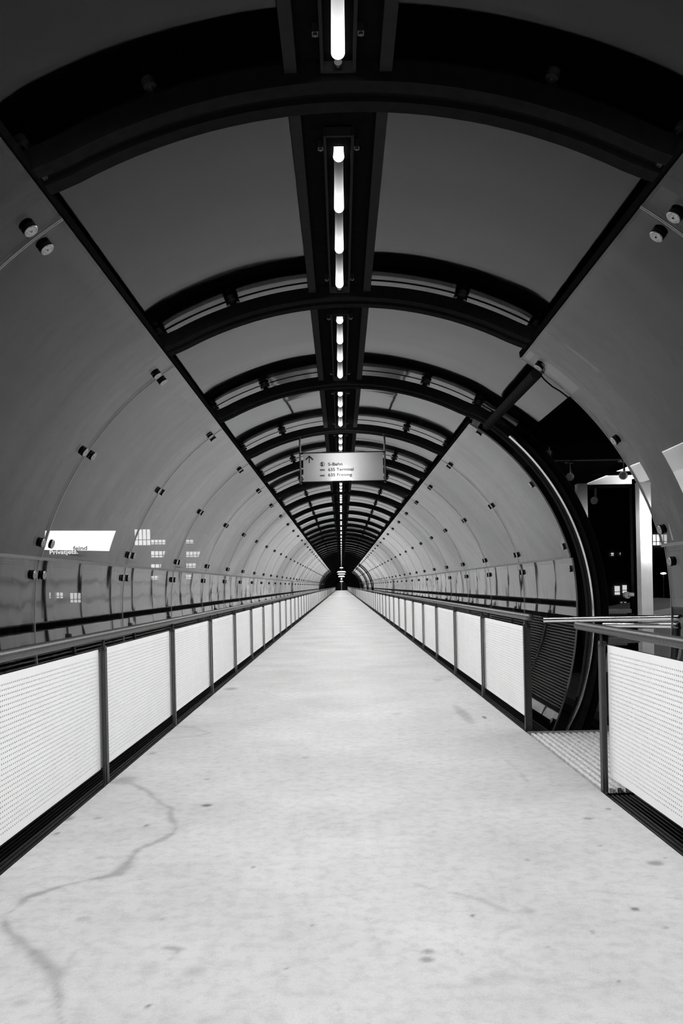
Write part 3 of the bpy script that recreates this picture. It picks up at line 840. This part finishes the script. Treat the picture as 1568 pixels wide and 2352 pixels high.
tag(root, 'bright backlit hoarding reading Privatjets behind the left glass wall', 'billboard')
lit_block('building', [(308, 1216, 345, 1252), (346, 1240, 380, 1250), (346, 1266, 382, 1280), (346, 1296, 376, 1309), (346, 1323, 370, 1331)], 40, 'pale lit office front seen through the second left pane', M['concrete_dark'], 2.6, body=(300, 1212, 392, 1400))
lit_block('building', [(418, 1240, 444, 1248), (418, 1267, 460, 1279), (414, 1294, 450, 1304), (414, 1320, 440, 1330)], 62, 'low lit office front seen through the third left pane', M['concrete_dark'], 2.6, body=(410, 1225, 470, 1390))
lit_block('building', [(112, 1361, 145, 1374), (160, 1362, 186, 1384)], 33, 'two small lit shop windows low behind the first left pane', M['concrete_dark'], 1.6, body=(95, 1350, 200, 1420))

# ground outside
mb = MB(); mb.box((-120, -40, -6.3), (120, 320, -6.0)); tag(mb.build('ground', M['ground']), 'dark ground below the raised tunnel', kind='structure')

# ------------------------------------------------------------------ far section
mb = MB(); mb.box((FL, YE - 3.5, 0), (FR, YE + .5, .006)); tag(mb.build('floor_joint_plate', M['panel']), 'bright metal joint plate across the floor at the far end', 'floor plate')
for k, Yp in ((24, 63), (29, 75), (37, 94)):
    y = RF + k * S
    mb = MB(); mb.arc(TX, WC, WR - .10, WR - .02, -36, 57, y, y + .25, 48)
    tag(mb.build('inner_hoop', M['void']), 'dark hoop inside the right glass wall, %s of three far ones' % {24: 'nearest', 29: 'middle', 37: 'farthest'}[k], 'hoop', 'dark hoops far along the wall')
for k in (33, 38):
    y = RF + k * S
    mb = MB(); mb.arc(TX, WC, WR - .10, WR - .02, 180 - 57, 216, y, y + .25, 48)
    tag(mb.build('inner_hoop', M['void']), 'dark hoop inside the left glass wall, %s of two far ones' % {33: 'nearer', 38: 'farther'}[k], 'hoop', 'dark hoops far along the wall')
# shell of the far tube
mb = MB(); mb.arc(TX, WC, WR + .02, WR + .06, -30, 210, YE, YFAR, 64); tag(mb.build('wall_far', M['wallglass']), 'dark glass tube of the distant section', kind='structure')
for i in range(20):
    y = YE + 1 + i * 7
    mb = MB(); mb.arc(TX, WC, WR - .06, WR + .02, -30, 210, y, y + .25, 48)
    tag(mb.build('far_arch_rib', M['ring']), 'thin dark arch of the distant tube section, %s beyond the floor joint' % nth(i + 1), 'arch', 'distant arches')
M['pendant'] = emit('pendant_glow', 1.6)
def far_light(Y, hw, hz, z, label):
    root = empty('pendant_light', (LX, Y, z))
    mb = MB(); mb.tube([(0, 0, 0), (0, 0, hz)], [hw, hw * .75], 28); mb.build('shade', M['pendant'], root)
    mb = MB(); mb.tube([(0, 0, hz), (0, 0, 3.5 - z)], .02, 8); mb.build('stem', M['black'], root)
    tag(root, label, 'pendant light', 'pendant lights at the far end')
for Y, u, v, wpx, hpx, nm in ((88, 787, 1305, 8, 3.5, 'topmost'), (103, 787, 1314.5, 21, 2.6, 'widest'), (116, 787, 1319.2, 19, 1.8, 'third'), (130, 787, 1325.2, 15, 3.2, 'fourth'), (165, 788, 1331, 4, 3.5, 'narrow fifth'), (200, 788, 1336, 8, 1.6, 'lowest')):
    p = at(u, v, Y)
    far_light(Y, wpx * .5 * Y / F_PX, hpx * Y / F_PX, p.z, 'wide lit pendant at the tunnel end, %s of the stack' % nm)
boxo('end_wall', (-2.4, YFAR, -.1), (2.6, YFAR + .2, 3.6), M['void'], None, None)
bpy.data.objects['end_wall']['kind'] = 'structure'; bpy.data.objects['end_wall'].name = 'wall_end'
mb = MB(); mb.box((-.12, YFAR - .4, 0), (.12, YFAR - .2, 3)); tag(mb.build('door_post', M['foot']), 'thin pale post in the dark opening at the far end', 'post')
# lights of the far section
for i in range(9):
    ld = bpy.data.lights.new('far_lamp_light', 'AREA'); ld.shape = 'RECTANGLE'; ld.size = .3; ld.size_y = 14; ld.energy = LAMP_W * 5.5; ld.spread = math.radians(128)
    lo = bpy.data.objects.new('far_lamp_light', ld); COL.objects.link(lo); lo.location = (LX, YE + 8 + i * 15.5, 3.3)

# spots added outside, without fixtures, to brighten the column, door and shelter roof
def spotl(loc, target, energy, size=.15, ang=80):
    ld = bpy.data.lights.new('exterior_fill_spot', 'SPOT'); ld.energy = energy; ld.shadow_soft_size = size; ld.spot_size = math.radians(ang); ld.spot_blend = .6
    o = bpy.data.objects.new('exterior_fill_spot', ld); COL.objects.link(o); o.location = loc
    o.rotation_euler = (Vector(target) - Vector(loc)).to_track_quat('-Z', 'Y').to_euler(); return o
spotl((3.35, 8.3, 2.55), at(1485, 1330, 9.6), 85, ang=95)
spotl((5.2, 11.2, .6), at(1500, 1070, 13), 260, ang=90)
spotl((3.6, 9.0, 2.2), at(1400, 1360, 12), 120, ang=60)
spotl(at(1590, 1170, 11.6), at(1590, 1040, 13), 420, ang=120)

# ------------------------------------------------------------------ world, camera, settings
w = bpy.data.worlds.new('night'); sc.world = w; w.use_nodes = True
w.node_tree.nodes['Background'].inputs[0].default_value = grey(1); w.node_tree.nodes['Background'].inputs[1].default_value = .0008
cam = bpy.data.cameras.new('camera'); co = bpy.data.objects.new('camera', cam); COL.objects.link(co); sc.camera = co
cam.sensor_fit = 'VERTICAL'; cam.sensor_height = 36; cam.lens = 36 * F_PX / 2352; cam.clip_end = 600; cam.clip_start = .05
cam.shift_y = 169.4 / 2352; cam.shift_x = 0
c, s = math.cos(ROLL), math.sin(ROLL)
R = Matrix(((c, s, 0), (0, 0, -1), (-s, c, 0)))   # columns: right, up, back
co.matrix_world = Matrix.Translation((0, 0, CAMZ)) @ R.to_4x4()
sc.view_settings.view_transform = 'Standard'; sc.view_settings.look = 'None'; sc.view_settings.gamma = 1; sc.view_settings.use_curve_mapping = False
sc.view_settings.exposure = 0.0
cy = sc.cycles
cy.max_bounces = 8; cy.diffuse_bounces = 2; cy.glossy_bounces = 4; cy.transparent_max_bounces = 12; cy.adaptive_threshold = .02; cy.transmission_bounces = 4
cy.caustics_reflective = False; cy.caustics_refractive = False; cy.sample_clamp_indirect = 4; cy.sample_clamp_direct = 0
cy.use_light_tree = True
